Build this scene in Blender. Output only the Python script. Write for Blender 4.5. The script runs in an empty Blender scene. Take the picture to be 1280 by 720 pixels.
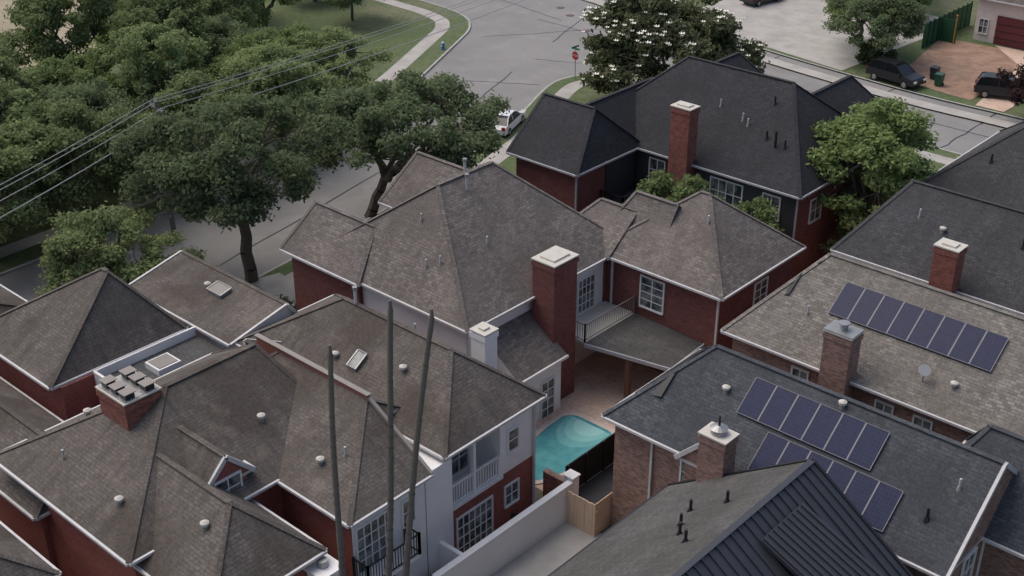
import bpy, math, random
import numpy as np
from mathutils import Vector
random.seed(7)
sc=bpy.context.scene
COL=sc.collection
# ------------------------------------------------------------ materials
M={}
def newmat(name):
    m=bpy.data.materials.new(name);m.use_nodes=True
    nt=m.node_tree;b=nt.nodes['Principled BSDF'];M[name]=m
    return m,nt,b
def N(nt,t,**k):
    n=nt.nodes.new(t)
    for a,v in k.items(): setattr(n,a,v)
    return n
def setup_uv(nt,sx=1,sy=1):
    uv=N(nt,'ShaderNodeUVMap');mp=N(nt,'ShaderNodeMapping')
    mp.inputs['Scale'].default_value=(sx,sy,1)
    nt.links.new(uv.outputs[0],mp.inputs[0]);return mp.outputs[0]
def mix(nt,fac,a,b,mode='MIX'):
    n=N(nt,'ShaderNodeMix',data_type='RGBA',blend_type=mode)
    for s,v in ((n.inputs[0],fac),(n.inputs[6],a),(n.inputs[7],b)):
        if hasattr(v,'links') or hasattr(v,'is_linked'): nt.links.new(v,s)
        elif isinstance(v,(int,float)): s.default_value=v
        else: s.default_value=(*v,1) if len(v)==3 else v
    return n.outputs[2]
def noise(nt,vec,scale,detail=4,rough=.6):
    n=N(nt,'ShaderNodeTexNoise');n.inputs['Scale'].default_value=scale;n.inputs['Detail'].default_value=detail;n.inputs['Roughness'].default_value=rough
    if vec is not None: nt.links.new(vec,n.inputs['Vector'])
    return n.outputs['Fac']
def ramp(nt,fac,p0,p1,c0=0.,c1=1.):
    n=N(nt,'ShaderNodeMapRange');nt.links.new(fac,n.inputs[0])
    n.inputs[1].default_value=p0;n.inputs[2].default_value=p1;n.inputs[3].default_value=c0;n.inputs[4].default_value=c1
    return n.outputs[0]
def geo(nt):
    return N(nt,'ShaderNodeNewGeometry').outputs['Position']
def bump(nt,h,strength,dist,b):
    n=N(nt,'ShaderNodeBump');n.inputs['Strength'].default_value=strength;n.inputs['Distance'].default_value=dist
    nt.links.new(h,n.inputs['Height']);nt.links.new(n.outputs[0],b.inputs['Normal'])
def scl(c,k): return tuple(x*k for x in c)
def shingle(name,col,stain=.5,var=.35,blotch=0):
    m,nt,b=newmat(name)
    v=setup_uv(nt)
    br=N(nt,'ShaderNodeTexBrick');nt.links.new(v,br.inputs['Vector'])
    br.inputs['Scale'].default_value=1;br.inputs['Brick Width'].default_value=.32;br.inputs['Row Height'].default_value=.15
    br.inputs['Mortar Size'].default_value=.012;br.inputs['Mortar Smooth'].default_value=.3;br.offset=.37
    br.inputs['Color1'].default_value=(*scl(col,1+var),1);br.inputs['Color2'].default_value=(*scl(col,1-var),1);br.inputs['Mortar'].default_value=(*scl(col,.5),1)
    p=geo(nt)
    n1=noise(nt,p,.35,5,.65);f1=ramp(nt,n1,.38,.68)
    c=mix(nt,f1,br.outputs['Color'],scl(col,.70))
    mp=N(nt,'ShaderNodeMapping');mp.inputs['Scale'].default_value=(1.6,.22,1);nt.links.new(v,mp.inputs[0])
    n2=noise(nt,mp.outputs[0],1.3,5,.7);f2=ramp(nt,n2,.48,.72,0,stain)
    c=mix(nt,f2,c,scl(col,.45))
    if blotch:
        n4=noise(nt,p,.22,6,.6);c=mix(nt,ramp(nt,n4,.48,.60,0,blotch),c,(col[0]*.5,col[1]*.47,col[2]*.45))
        n5=noise(nt,p,.5,5,.6);c=mix(nt,ramp(nt,n5,.56,.72,0,.55*min(1,blotch*1.4)),c,(col[0]*1.5,col[1]*1.45,col[2]*1.35))
        mp2=N(nt,'ShaderNodeMapping');mp2.inputs['Scale'].default_value=(5,.35,1);nt.links.new(v,mp2.inputs[0])
        c=mix(nt,ramp(nt,noise(nt,mp2.outputs[0],1.1,4,.7),.53,.73,0,.6*min(1,blotch*1.4)),c,scl(col,.5))
    n3=noise(nt,p,9,2,.7);f3=ramp(nt,n3,.35,.7,.8,1.2)
    g=N(nt,'ShaderNodeCombineColor');
    for i in range(3): nt.links.new(f3,g.inputs[i])
    c=mix(nt,1.,c,g.outputs[0],'MULTIPLY')
    nt.links.new(c,b.inputs['Base Color']);b.inputs['Roughness'].default_value=.9;b.inputs['Specular IOR Level'].default_value=.25
    bump(nt,br.outputs['Fac'],.35,-.02,b)
def brick(name,col,mortar=(.2,.17,.15),var=.35):
    m,nt,b=newmat(name);v=setup_uv(nt)
    br=N(nt,'ShaderNodeTexBrick');nt.links.new(v,br.inputs['Vector'])
    br.inputs['Scale'].default_value=1;br.inputs['Brick Width'].default_value=.22;br.inputs['Row Height'].default_value=.078
    br.inputs['Mortar Size'].default_value=.008;br.inputs['Color1'].default_value=(*scl(col,1+var),1);br.inputs['Color2'].default_value=(*scl(col,1-var),1);br.inputs['Mortar'].default_value=(*mortar,1)
    n=noise(nt,geo(nt),.9,5,.7);c=mix(nt,ramp(nt,n,.45,.75,0,.6),br.outputs['Color'],scl(col,.55))
    n=noise(nt,geo(nt),5,3,.7);c=mix(nt,ramp(nt,n,.5,.7,0,.35),c,(col[0]*1.3,col[1]*1.9,col[2]*2))
    nt.links.new(c,b.inputs['Base Color']);b.inputs['Roughness'].default_value=.9
    bump(nt,br.outputs['Fac'],.4,-.01,b)
def plain(name,col,rough=.7,var=.15,scale=1.2,metal=0,dirt=.35):
    m,nt,b=newmat(name);p=geo(nt)
    c=mix(nt,ramp(nt,noise(nt,p,scale,5,.65),.4,.7,0,dirt),col,scl(col,.6))
    c=mix(nt,ramp(nt,noise(nt,p,scale*12,3,.6),.3,.7,0,var),c,scl(col,1.25))
    nt.links.new(c,b.inputs['Base Color']);b.inputs['Roughness'].default_value=rough;b.inputs['Metallic'].default_value=metal
shingle('shingle_brown',(.200,.176,.160),.5,.3,.3)
shingle('shingle_charcoal',(.050,.051,.056),.35,.2,.2)
shingle('shingle_weathered',(.148,.129,.114),.8,.18,.85)
shingle('shingle_tan',(.228,.208,.185),.45,.3,.25)
shingle('shingle_slate',(.083,.090,.102),.4,.25,.25)
shingle('shingle_darkgrey',(.073,.073,.077),.5,.2,.35)
shingle('shingle_membrane',(.115,.113,.11),.6,.2,.4)
brick('brick_red',(.26,.083,.062),(.2,.11,.09))
brick('brick_deep',(.195,.062,.052),(.14,.075,.065),.25)
brick('brick_painted',(.31,.095,.072),(.26,.09,.07),.15)
brick('brick_brown',(.28,.15,.115),(.30,.24,.2),.45)
brick('paver_terracotta',(.62,.43,.33),(.48,.37,.28),.12)
plain('paint_white',(.82,.81,.79),.6,.05,.8,0,.2)
plain('trim_white',(.78,.77,.75),.5,.05,1.5,0,.25)
plain('gutter',(.56,.55,.54),.5,.1,1.5,0,.45)
plain('trim_grey',(.38,.38,.39),.5)
plain('paint_dark',(.048,.049,.053),.6)
plain('concrete_cap',(.55,.52,.46),.85,.3,3)
plain('vent_grey',(.26,.235,.21),.7)
plain('panel_frame',(.20,.20,.21),.5)
plain('metal_grey',(.34,.34,.34),.4,.1,3,.5)
plain('metal_dark',(.03,.03,.035),.4,.1,3,.3)
plain('black_rail',(.012,.012,.014),.5)
plain('grey_rail',(.16,.155,.15),.5)
plain('pipe_white',(.5,.5,.49),.5)
plain('rust',(.16,.08,.055),.7)
plain('wood_fence',(.66,.47,.32),.85,.3,2)
plain('fence_shade_dark',(.014,.012,.011),.8)
plain('bark',(.12,.10,.082),.95,.4,4)
plain('palm_bark',(.15,.13,.113),.95,.6,3)
plain('pole_wood',(.17,.155,.14),.9,.3,3)
plain('wire',(.45,.45,.45),.5)
plain('tyre',(.012,.012,.012),.8)
plain('car_black',(.012,.014,.018),.35)
plain('car_white',(.7,.7,.7),.3)
plain('car_grey',(.03,.03,.034),.35)
plain('bin_green',(.02,.09,.05),.5)
plain('bin_dark',(.02,.025,.03),.5)
plain('sign_red',(.45,.02,.02),.5)
plain('sign_green',(.01,.22,.09),.5)
plain('hydrant_blue',(.05,.22,.5),.45)
plain('stucco_cream',(.70,.60,.54),.8)
plain('garage_red',(.13,.028,.03),.6)
plain('fence_green',(.015,.085,.035),.8)
plain('orange_paint',(.55,.22,.05),.6)
plain('metal_seam',(.060,.064,.073),.38,.1,1.5,.35,.3)
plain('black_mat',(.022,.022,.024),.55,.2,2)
plain('red_trim',(.26,.095,.07),.8)
m,nt,b=newmat('glass');c=mix(nt,ramp(nt,noise(nt,geo(nt),1.5,2),.4,.6),(.04,.05,.055),(.22,.24,.23))
nt.links.new(c,b.inputs['Base Color']);b.inputs['Roughness'].default_value=.08
m,nt,b=newmat('car_glass');b.inputs['Base Color'].default_value=(.01,.012,.014,1);b.inputs['Roughness'].default_value=.12
m,nt,b=newmat('light_red');b.inputs['Base Color'].default_value=(.3,.01,.01,1)
m,nt,b=newmat('solar');v=setup_uv(nt)
br=N(nt,'ShaderNodeTexBrick');nt.links.new(v,br.inputs['Vector']);br.offset=0;br.inputs['Scale'].default_value=1
br.inputs['Brick Width'].default_value=.165;br.inputs['Row Height'].default_value=.165;br.inputs['Mortar Size'].default_value=.005
br.inputs['Color1'].default_value=(.013,.018,.052,1);br.inputs['Color2'].default_value=(.017,.023,.064,1);br.inputs['Mortar'].default_value=(.04,.045,.08,1)
nt.links.new(br.outputs['Color'],b.inputs['Base Color']);b.inputs['Roughness'].default_value=.3;b.inputs['Specular IOR Level'].default_value=.12
def ground(name,cols,scales,rough=.95,bs=0):
    m,nt,b=newmat(name);p=geo(nt);c=cols[0]
    for cc,s,lo,hi,am in scales:
        c=mix(nt,ramp(nt,noise(nt,p,s,6,.65),lo,hi,0,am),c,cc)
    nt.links.new(c,b.inputs['Base Color']);b.inputs['Roughness'].default_value=rough
    if bs: bump(nt,noise(nt,p,14,3),bs,.08,b)
ground('grass',[(.088,.125,.045)],[((.14,.16,.072),.25,.45,.65,.8),((.19,.175,.115),.09,.5,.66,.8),((.05,.08,.03),2.5,.45,.65,.7),((.13,.165,.065),9,.5,.7,.5)],.95,.6)
ground('asphalt',[(.25,.242,.232)],[((.18,.177,.17),.12,.4,.65,.7),((.31,.302,.29),.5,.52,.7,.5),((.14,.14,.137),3,.6,.75,.3),((.34,.33,.32),25,.5,.8,.3)])
ground('concrete',[(.42,.40,.37)],[((.28,.265,.24),.5,.4,.65,.7),((.50,.48,.45),4,.5,.7,.4),((.2,.19,.165),1.3,.62,.75,.4)])
ground('kerb',[(.42,.41,.39)],[((.27,.27,.255),1.2,.4,.65,.6)])
ground('dirt',[(.33,.215,.15)],[((.21,.13,.09),.7,.4,.6,.8),((.42,.30,.21),3,.5,.7,.4)])
ground('yard',[(.13,.11,.085)],[((.065,.095,.04),.4,.45,.6,.8),((.22,.2,.17),1.5,.5,.7,.5)])
ground('straw',[(.36,.30,.22)],[((.22,.21,.11),.12,.42,.6,.8),((.26,.21,.15),1.5,.5,.7,.5)])
def water(name,c1,c2):
    m,nt,b=newmat(name);p=geo(nt)
    c=mix(nt,ramp(nt,noise(nt,p,2.2,3),.35,.7),c1,c2);nt.links.new(c,b.inputs['Base Color'])
    b.inputs['Roughness'].default_value=.07;bump(nt,noise(nt,p,3,2),.2,.05,b)
water('pool_water',(.085,.31,.33),(.13,.39,.41));water('pool_shallow_a',(.16,.43,.43),(.20,.49,.48));water('pool_shallow_b',(.24,.54,.52),(.28,.58,.55));water('pool_shallow_c',(.33,.63,.60),(.37,.67,.63))
plain('coping',(.58,.49,.42),.8)
def leafmat(name,c1,c2,c3):
    m=bpy.data.materials.new(name);m.use_nodes=True;nt=m.node_tree;nt.nodes.clear();M[name]=m
    g=N(nt,'ShaderNodeNewGeometry')
    col=mix(nt,g.outputs['Random Per Island'],c1,c2)
    tc=N(nt,'ShaderNodeTexCoord')
    col=mix(nt,ramp(nt,noise(nt,tc.outputs['Object'],.55,4,.7),.42,.62),col,c3)
    oi=N(nt,'ShaderNodeObjectInfo');hs=N(nt,'ShaderNodeHueSaturation')
    hs.inputs['Saturation'].default_value=.88
    nt.links.new(ramp(nt,oi.outputs['Random'],0,1,.82,1.2),hs.inputs['Value']);nt.links.new(col,hs.inputs['Color']);col=hs.outputs[0]
    d=N(nt,'ShaderNodeBsdfDiffuse');t=N(nt,'ShaderNodeBsdfTranslucent');x=N(nt,'ShaderNodeMixShader');x.inputs[0].default_value=.42
    o=N(nt,'ShaderNodeOutputMaterial')
    nt.links.new(col,d.inputs[0]);nt.links.new(col,t.inputs[0]);nt.links.new(d.outputs[0],x.inputs[1]);nt.links.new(t.outputs[0],x.inputs[2]);nt.links.new(x.outputs[0],o.inputs[0])
leafmat('leaf_oak',(.14,.195,.085),(.235,.30,.14),(.165,.21,.105))
leafmat('leaf_bright',(.18,.255,.075),(.28,.36,.12),(.21,.29,.09))
leafmat('leaf_wood',(.155,.22,.07),(.25,.325,.11),(.19,.255,.09))
leafmat('leaf_wood_light',(.18,.245,.09),(.30,.365,.145),(.235,.295,.115))
leafmat('leaf_magnolia',(.085,.11,.052),(.19,.21,.10),(.11,.125,.065))
leafmat('leaf_bush',(.08,.12,.05),(.15,.20,.08),(.09,.12,.05))
leafmat('leaf_purple',(.06,.035,.038),(.11,.06,.06),(.08,.05,.04))
plain('flower',(.9,.87,.76),.7,.05,1,0,0)
# ------------------------------------------------------------ mesh builder
class MB:
    def __init__(s): s.v=[];s.f=[];s.m=[];s.ml=[]
    def mi(s,name):
        if name not in s.ml: s.ml.append(name)
        return s.ml.index(name)
    def poly(s,pts,mat):
        i=len(s.v);s.v+= [tuple(p) for p in pts];s.f.append(list(range(i,i+len(pts))));s.m.append(s.mi(mat))
    def box(s,x0,x1,y0,y1,z0,z1,mat,front=None,right=None,top=None):
        P=[(x0,y0,z0),(x1,y0,z0),(x1,y1,z0),(x0,y1,z0),(x0,y0,z1),(x1,y0,z1),(x1,y1,z1),(x0,y1,z1)]
        for idx,mm in (((0,1,5,4),front),((1,2,6,5),right),((2,3,7,6),None),((3,0,4,7),None),((4,5,6,7),top),((3,2,1,0),None)):
            s.poly([P[k] for k in idx],mm or mat)
    def beam(s,p0,p1,w,h,mat):
        p0=Vector(p0);p1=Vector(p1);d=(p1-p0).normalized()
        up=Vector((0,0,1)) if abs(d.z)<.95 else Vector((1,0,0))
        sd=d.cross(up).normalized();u=sd.cross(d).normalized()
        c=[sd*(w/2)+u*(h/2),-sd*(w/2)+u*(h/2),-sd*(w/2)-u*(h/2),sd*(w/2)-u*(h/2)]
        A=[p0+k for k in c];B=[p1+k for k in c]
        for i in range(4):
            j=(i+1)%4;s.poly([A[i],A[j],B[j],B[i]],mat)
        s.poly(A[::-1],mat);s.poly(B,mat)
    def tube(s,p0,p1,r0,r1,mat,n=8,caps=True):
        p0=Vector(p0);p1=Vector(p1);d=(p1-p0).normalized()
        up=Vector((0,0,1)) if abs(d.z)<.9 else Vector((1,0,0))
        sd=d.cross(up).normalized();u=sd.cross(d).normalized()
        A=[p0+(sd*math.cos(t)+u*math.sin(t))*r0 for t in [2*math.pi*i/n for i in range(n)]]
        B=[p1+(sd*math.cos(t)+u*math.sin(t))*r1 for t in [2*math.pi*i/n for i in range(n)]]
        for i in range(n):
            j=(i+1)%n;s.poly([A[j],A[i],B[i],B[j]],mat)
        if caps: s.poly(A,mat);s.poly(B[::-1],mat)
    def build(s,name,parent=None,smooth=False):
        if not s.f: return None
        me=bpy.data.meshes.new(name);me.from_pydata(s.v,[],s.f)
        for n in s.ml: me.materials.append(M[n])
        me.polygons.foreach_set('material_index',s.m)
        uvl=me.uv_layers.new(name='UVMap');uv=[]
        for f in s.f:
            P=[Vector(s.v[i]) for i in f]
            nn=Vector((0,0,0))
            for i in range(1,len(P)-1): nn+=(P[i]-P[0]).cross(P[i+1]-P[0])
            if nn.length<1e-9: nn=Vector((0,0,1))
            nn.normalize()
            if abs(nn.z)>.98: h=Vector((1,0,0));w=Vector((0,1,0))
            else:
                h=Vector((0,0,1)).cross(nn).normalized();w=nn.cross(h).normalized()
            for p in P: uv+= [p.dot(h),p.dot(w)]
        uvl.data.foreach_set('uv',uv)
        if smooth:
            me.polygons.foreach_set('use_smooth',[True]*len(s.f))
        o=bpy.data.objects.new(name,me);COL.objects.link(o)
        if parent: o.parent=parent
        return o
def empty(name,loc=(0,0,0)):
    e=bpy.data.objects.new(name,None);COL.objects.link(e);e.empty_display_size=.5;return e
# ------------------------------------------------------------ house
class House:
    def __init__(s,name,roof,wall='brick_red',trim='gutter'):
        s.e=empty(name);s.roof=roof;s.wall=wall;s.trim=trim;s.R=MB();s.W=MB();s.T=MB();s.G=MB();s.C=MB();s.D=MB();s.w=[]
    def wing(s,a0,a1,b0,b1,ze,zr,ax,r0,r1,rm=None,wall=None,front=None,right=None,walls=True,inset=.4,roofs={},zb=0,trimf=True):
        wall=wall or s.wall;R=s.R;T=s.T
        if ax=='A':
            if rm is None: rm=(b0+b1)/2
            R0=(r0,rm,zr);R1=(r1,rm,zr)
            faces={'front':[(a0,b0,ze),(a1,b0,ze),R1,R0],'back':[(a1,b1,ze),(a0,b1,ze),R0,R1],'left':[(a0,b1,ze),(a0,b0,ze),R0],'right':[(a1,b0,ze),(a1,b1,ze),R1]}
            gab={'left':abs(r0-a0)<.01,'right':abs(r1-a1)<.01,'front':abs(rm-b0)<.01,'back':abs(rm-b1)<.01}
        else:
            if rm is None: rm=(a0+a1)/2
            R0=(rm,r0,zr);R1=(rm,r1,zr)
            faces={'left':[(a0,b1,ze),(a0,b0,ze),R0,R1],'right':[(a1,b0,ze),(a1,b1,ze),R1,R0],'front':[(a0,b0,ze),(a1,b0,ze),R0],'back':[(a1,b1,ze),(a0,b1,ze),R1]}
            gab={'front':abs(r0-b0)<.01,'back':abs(r1-b1)<.01,'left':abs(rm-a0)<.01,'right':abs(rm-a1)<.01}
        s.w.append((a0,a1,b0,b1,ze,zr,ax,r0,r1,rm))
        for k,f in faces.items():
            fm={'front':front,'right':right}.get(k) or wall
            R.poly(f,fm if gab[k] else roofs.get(k,s.roof))
            if gab[k]:
                if len(f)==3:
                    off={'left':(-.05,0),'right':(.05,0),'front':(0,-.05),'back':(0,.05)}[k]
                    pk=Vector(f[2])+Vector((*off,-.04))
                    for q in f[:2]:
                        q=Vector(q)+Vector((*off,-.04));T.beam(q,pk,.12,.18,s.trim)
            else:
                p,q=Vector(f[0]),Vector(f[1])
                off={'left':(-.05,0,-.065),'right':(.05,0,-.065),'front':(0,-.05,-.065),'back':(0,.05,-.065)}[k]
                if trimf: T.beam(p+Vector(off),q+Vector(off),.10,.11,s.trim)
        R.poly([(a0,b0,ze-.13),(a0,b1,ze-.13),(a1,b1,ze-.13),(a1,b0,ze-.13)],s.trim)
        for p,q in (((a0,b0),(a1,b0)),((a1,b0),(a1,b1)),((a1,b1),(a0,b1)),((a0,b1),(a0,b0))):
            R.poly([(*p,ze-.13),(*q,ze-.13),(*q,ze),(*p,ze)],s.trim)
        cm=roofs.get('cap',s.roof)
        up=Vector((0,0,.008))
        if not(gab['front'] and ax=='A') and not(gab['back'] and ax=='A'):
            R.beam(Vector(R0)+up,Vector(R1)+up,.24,.03,cm) if (Vector(R0)-Vector(R1)).length>.1 else None
        cr={'a0b0':(a0,b0,ze),'a1b0':(a1,b0,ze),'a1b1':(a1,b1,ze),'a0b1':(a0,b1,ze)}
        for key,p in cr.items():
            la='left' if key[:2]=='a0' else 'right';fb='front' if key[2:]=='b0' else 'back'
            if gab[la] or gab[fb]: continue
            q=(R0 if (la=='left') else R1) if ax=='A' else (R0 if fb=='front' else R1)
            R.beam(Vector(p)+up,Vector(q)+up,.22,.03,cm)
        if walls:
            i=inset
            s.W.box(a0+(0.06 if gab['left'] else i),a1-(0.06 if gab['right'] else i),b0+(0.06 if gab['front'] else i),b1-(.06 if gab['back'] else i),zb,ze-.12,wall,front,right)
    def rz(s,a,b):
        best=0
        for (a0,a1,b0,b1,ze,zr,ax,r0,r1,rm) in s.w:
            if not(a0<=a<=a1 and b0<=b<=b1): continue
            if ax=='A': x,x0,x1,y,y0,y1=a,a0,a1,b,b0,b1
            else: x,x0,x1,y,y0,y1=b,b0,b1,a,a0,a1
            t=1
            if rm-y0>.01: t=min(t,(y-y0)/(rm-y0))
            if y1-rm>.01: t=min(t,(y1-y)/(y1-rm))
            if r0-x0>.01: t=min(t,(x-x0)/(r0-x0))
            if x1-r1>.01: t=min(t,(x1-x)/(x1-r1))
            best=max(best,ze+(zr-ze)*t)
        return best
    def win(s,f,c,u0,u1,z0,z1,nx=2,nz=2,frame='trim_white',glass='glass',fw=.08):
        def bx(ua,ub,za,zb,d0,d1,mat):
            if f=='A': s.G.box(c+d0,c+d1,ua,ub,za,zb,mat)
            else: s.G.box(ua,ub,c-d1,c-d0,za,zb,mat)
        bx(u0,u1,z0,z1,.004,.03,glass)
        bx(u0-fw,u0,z0-fw,z1+fw,.004,.08,frame);bx(u1,u1+fw,z0-fw,z1+fw,.004,.08,frame)
        bx(u0,u1,z1,z1+fw,.004,.078,frame);bx(u0-.04,u1+.04,z0-fw,z0,.004,.12,frame)
        for i in range(1,nx):
            u=u0+(u1-u0)*i/nx;bx(u-.025,u+.025,z0,z1,.032,.06,frame)
        for i in range(1,nz):
            z=z0+(z1-z0)*i/nz;bx(u0,u1,z-.02,z+.02,.032,.057,frame)
    def chimney(s,a,b,wa,wb,z0,z1,mat,cap='slab'):
        C=s.C;x0,x1,y0,y1=a-wa/2,a+wa/2,b-wb/2,b+wb/2
        C.box(x0,x1,y0,y1,z0,z1,mat)
        C.box(x0-.05,x1+.05,y0-.05,y1+.05,z1-.32,z1-.08,mat)
        C.box(x0-.06,x1+.06,y0-.06,y1+.06,z1,z1+.07,'concrete_cap')
        if cap=='pots':
            n=3
            for i in range(n):
                for j in range(2):
                    px=x0+.3+(wa-.6)*i/(n-1);py=y0+.35+(wb-.7)*j
                    C.box(px-.2,px+.2,py-.2,py+.2,z1+.08,z1+.3,'metal_dark')
                    C.box(px-.25,px+.25,py-.27,py+.27,z1+.34,z1+.37,'vent_grey')
                    C.tube((px,py,z1+.3),(px,py,z1+.36),.03,.03,'metal_dark',6)
            C.box(x0+.02,x1-.02,y0+.02,y1-.02,z1+.072,z1+.1,'metal_grey')
        elif cap=='finial':
            C.tube((a,b,z1+.07),(a,b,z1+.3),.32,.3,'metal_grey',14);C.tube((a,b,z1+.3),(a,b,z1+.42),.36,.1,'metal_grey',14);C.tube((a,b,z1+.42),(a,b,z1+.85),.05,.03,'metal_dark',8)
        elif cap=='metalcap':
            C.box(x0-.05,x1+.05,y0-.05,y1+.05,z1+.072,z1+.12,'metal_grey')
            C.tube((a,b,z1+.12),(a,b,z1+.4),.18,.18,'metal_grey',12);C.tube((a,b,z1+.4),(a,b,z1+.45),.27,.25,'metal_grey',12)
        else:
            C.box(x0+.25,x1-.25,y0+.2,y1-.2,z1+.07,z1+.16,'concrete_cap')
    def vents(s,L):
        for a,b,k in L:
            z=s.rz(a,b)
            if z<=0: continue
            if k=='pipe':
                s.D.tube((a,b,z-.1),(a,b,z+.42),.05,.05,'pipe_white',8);s.D.tube((a,b,z-.1),(a,b,z+.08),.12,.06,'vent_grey',8)
            elif k=='tall':
                s.D.tube((a,b,z-.1),(a,b,z+.75),.075,.075,'pipe_white',8);s.D.tube((a,b,z+.7),(a,b,z+.85),.12,.12,'metal_grey',8)
            elif k=='dark':
                s.D.tube((a,b,z-.1),(a,b,z+.5),.06,.06,'metal_dark',8);s.D.tube((a,b,z-.1),(a,b,z+.1),.15,.08,'metal_dark',8)
            elif k=='turb':
                s.D.tube((a,b,z-.15),(a,b,z+.14),.11,.1,'vent_grey',12);s.D.tube((a,b,z+.14),(a,b,z+.25),.16,.17,'concrete_cap',12);s.D.tube((a,b,z+.25),(a,b,z+.32),.17,.05,'concrete_cap',12)
    def panels(s,a0,n,b0,b1,pw=1.02,mat='solar',gap=.03,axis='A'):
        for i in range(n):
            x0=a0+i*pw;x1=x0+pw-gap
            P=[(x0,b0),(x1,b0),(x1,b1),(x0,b1)]
            if axis=='B': P=[(b0,x0),(b1,x0),(b1,x1),(b0,x1)]
            Q=[(p[0],p[1],s.rz(*p)+.12) for p in P];S=[(q[0],q[1],q[2]-.05) for q in Q]
            s.D.poly(Q,mat)
            for k in range(4):
                j=(k+1)%4;s.D.poly([S[k],S[j],Q[j],Q[k]],'metal_dark')
                s.D.beam(Vector(Q[k])+Vector((0,0,.004)),Vector(Q[j])+Vector((0,0,.004)),.028,.02,'panel_frame' if mat=='solar' else mat)
    def down(s,a,b,z1,z0=0): s.T.box(a-.05,a+.05,b-.05,b+.05,z0,z1,s.trim)
    def rail(s,p0,p1,z0,h=1.0,mat='black_rail',sp=.14,t=.03):
        p0=Vector((*p0,0));p1=Vector((*p1,0));L=(p1-p0).length;n=max(2,int(L/sp))
        s.D.beam(p0+Vector((0,0,z0+h)),p1+Vector((0,0,z0+h)),t*2,t*1.6,mat);s.D.beam(p0+Vector((0,0,z0+.1)),p1+Vector((0,0,z0+.1)),t*1.6,t*1.6,mat)
        for i in range(n+1):
            q=p0+(p1-p0)*i/n;s.D.box(q.x-t/2,q.x+t/2,q.y-t/2,q.y+t/2,z0+.1,z0+h-.02,mat)
        for q in (p0,p1): s.D.box(q.x-t*1.5,q.x+t*1.5,q.y-t*1.5,q.y+t*1.5,z0,z0+h+.06,mat)
    def done(s):
        for mb,n in ((s.W,'walls'),(s.R,'roof'),(s.T,'gutters_trim'),(s.G,'windows'),(s.C,'chimney'),(s.D,'details')): mb.build(n,s.e)

# ---- dark shingle house (back)
h=House('charcoal_roof_brick_house','shingle_charcoal','brick_deep','trim_grey')
h.wing(-4.8,.8,4.9,11.6,6,9.0,'A',-4.6,-.6,8.2)
h.wing(-4.7,.75,8.1,18,5.98,8.7,'B',9.0,16,-1.9,walls=False)
h.wing(-4.2,12.5,10.9,21.8,6.02,10.6,'A',.6,8.3,16.3,front='paint_dark')
h.wing(5.2,12.4,14,25,6.0,9.6,'B',17,22.6,8.8)
h.wing(-3.2,4.2,15,24.5,6.0,9.4,'B',17,22.4,.5)
h.chimney(4.3,10.75,1.35,.95,0,9.6,'brick_red')
h.win('B',11.3,1.6,2.7,4.0,5.4,2,2);h.win('B',11.3,6.2,8.4,3.9,5.4,4,2);h.win('B',11.3,9.9,11.0,4.0,5.4,2,2)
h.win('B',11.3,6.2,8.4,1,2.4,4,2)
h.win('A',12.1,13,14.2,3.6,5.0,2,2)
h.D.box(.45,2.3,7.6,11.25,2.8,3.0,'paint_dark');h.rail((2.2,7.7),(2.2,11.2),3.0,1,'black_rail');h.D.box(.46,.52,8.2,11.1,3.0,5.8,'paint_dark')
h.rail((.5,7.7),(2.2,7.7),3.0,1,'black_rail')
h.vents([(3,13.5,'dark'),(6.5,13.8,'pipe'),(7.0,13.6,'pipe'),(8.6,13.2,'dark'),(4.6,14.2,'pipe'),(7.9,15,'dark'),(10,13,'dark')])
h.D.tube((9.4,12.9,h.rz(9.4,12.9)),(9.4,12.9,h.rz(9.4,12.9)+1.0),.08,.08,'metal_dark',8)
h.down(.55,5.2,5.9);h.down(12.2,11.2,5.9)
h.done()
# ---- brown shingle main house
h=House('brown_roof_brick_house','shingle_brown','brick_deep')
h.wing(-3.0,8.9,-13.0,-.4,6,10.4,'B',-8.8,-4.8,2.9,front='paint_white',right='paint_white')
h.wing(-4.6,1.5,-13.25,-8.6,5.98,8.1,'A',-4.1,.5,-11.0,front='brick_deep')
h.W.box(-2.7,.4,-12.72,-12.5,0,5.8,'brick_deep')
h.wing(-5.2,2,-5.6,-.6,5.97,8.4,'A',-4.6,1,-3.0)
h.wing(5,9,-2.6,2.6,6.01,7.8,'A',6.5,8.9,0,walls=True)
h.wing(7.7,16.0,-2.4,5.5,6.03,9.1,'A',11.6,12.1,1.9)
h.wing(7.3,11.2,-1.2,3.2,6.4,8.6,'A',8.4,11.0,.6,walls=False,trimf=False)
h.C.box(8.8,10.2,-8.27,-6.52,0,8.0,'brick_deep');h.C.box(8.75,10.25,-8.32,-6.47,7.68,7.92,'brick_deep');h.C.box(8.74,10.26,-8.33,-6.46,8.0,8.07,'concrete_cap');h.C.box(9.05,9.95,-8.0,-6.8,8.07,8.16,'concrete_cap')
h.R.poly([(8.5,-11.6,5.0),(8.5,-8.0,5.0),(10.9,-8.0,3.3),(10.9,-11.6,3.3)][::-1],'shingle_brown')
h.R.poly([(8.5,-11.6,5.0),(10.9,-11.6,3.3),(8.5,-11.6,3.3)],'paint_white')
h.W.box(8.4,10.6,-11.3,-8.1,0,3.3,'paint_white');h.T.beam((10.95,-11.6,3.25),(10.95,-8.0,3.25),.1,.14,'trim_white')
h.win('A',10.6,-9.6,-8.7,.1,2.2,2,4)
h.win('B',-2.0,10.9,12.3,3.7,5.4,2,4);h.win('A',15.6,1.4,2.5,3.9,5.2,2,3)
h.win('A',8.5,-4.3,-3.0,3.2,5.1,4,4)
h.D.box(8.5,10.6,-6.2,-2.05,2.95,3.1,'concrete_cap')
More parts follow.
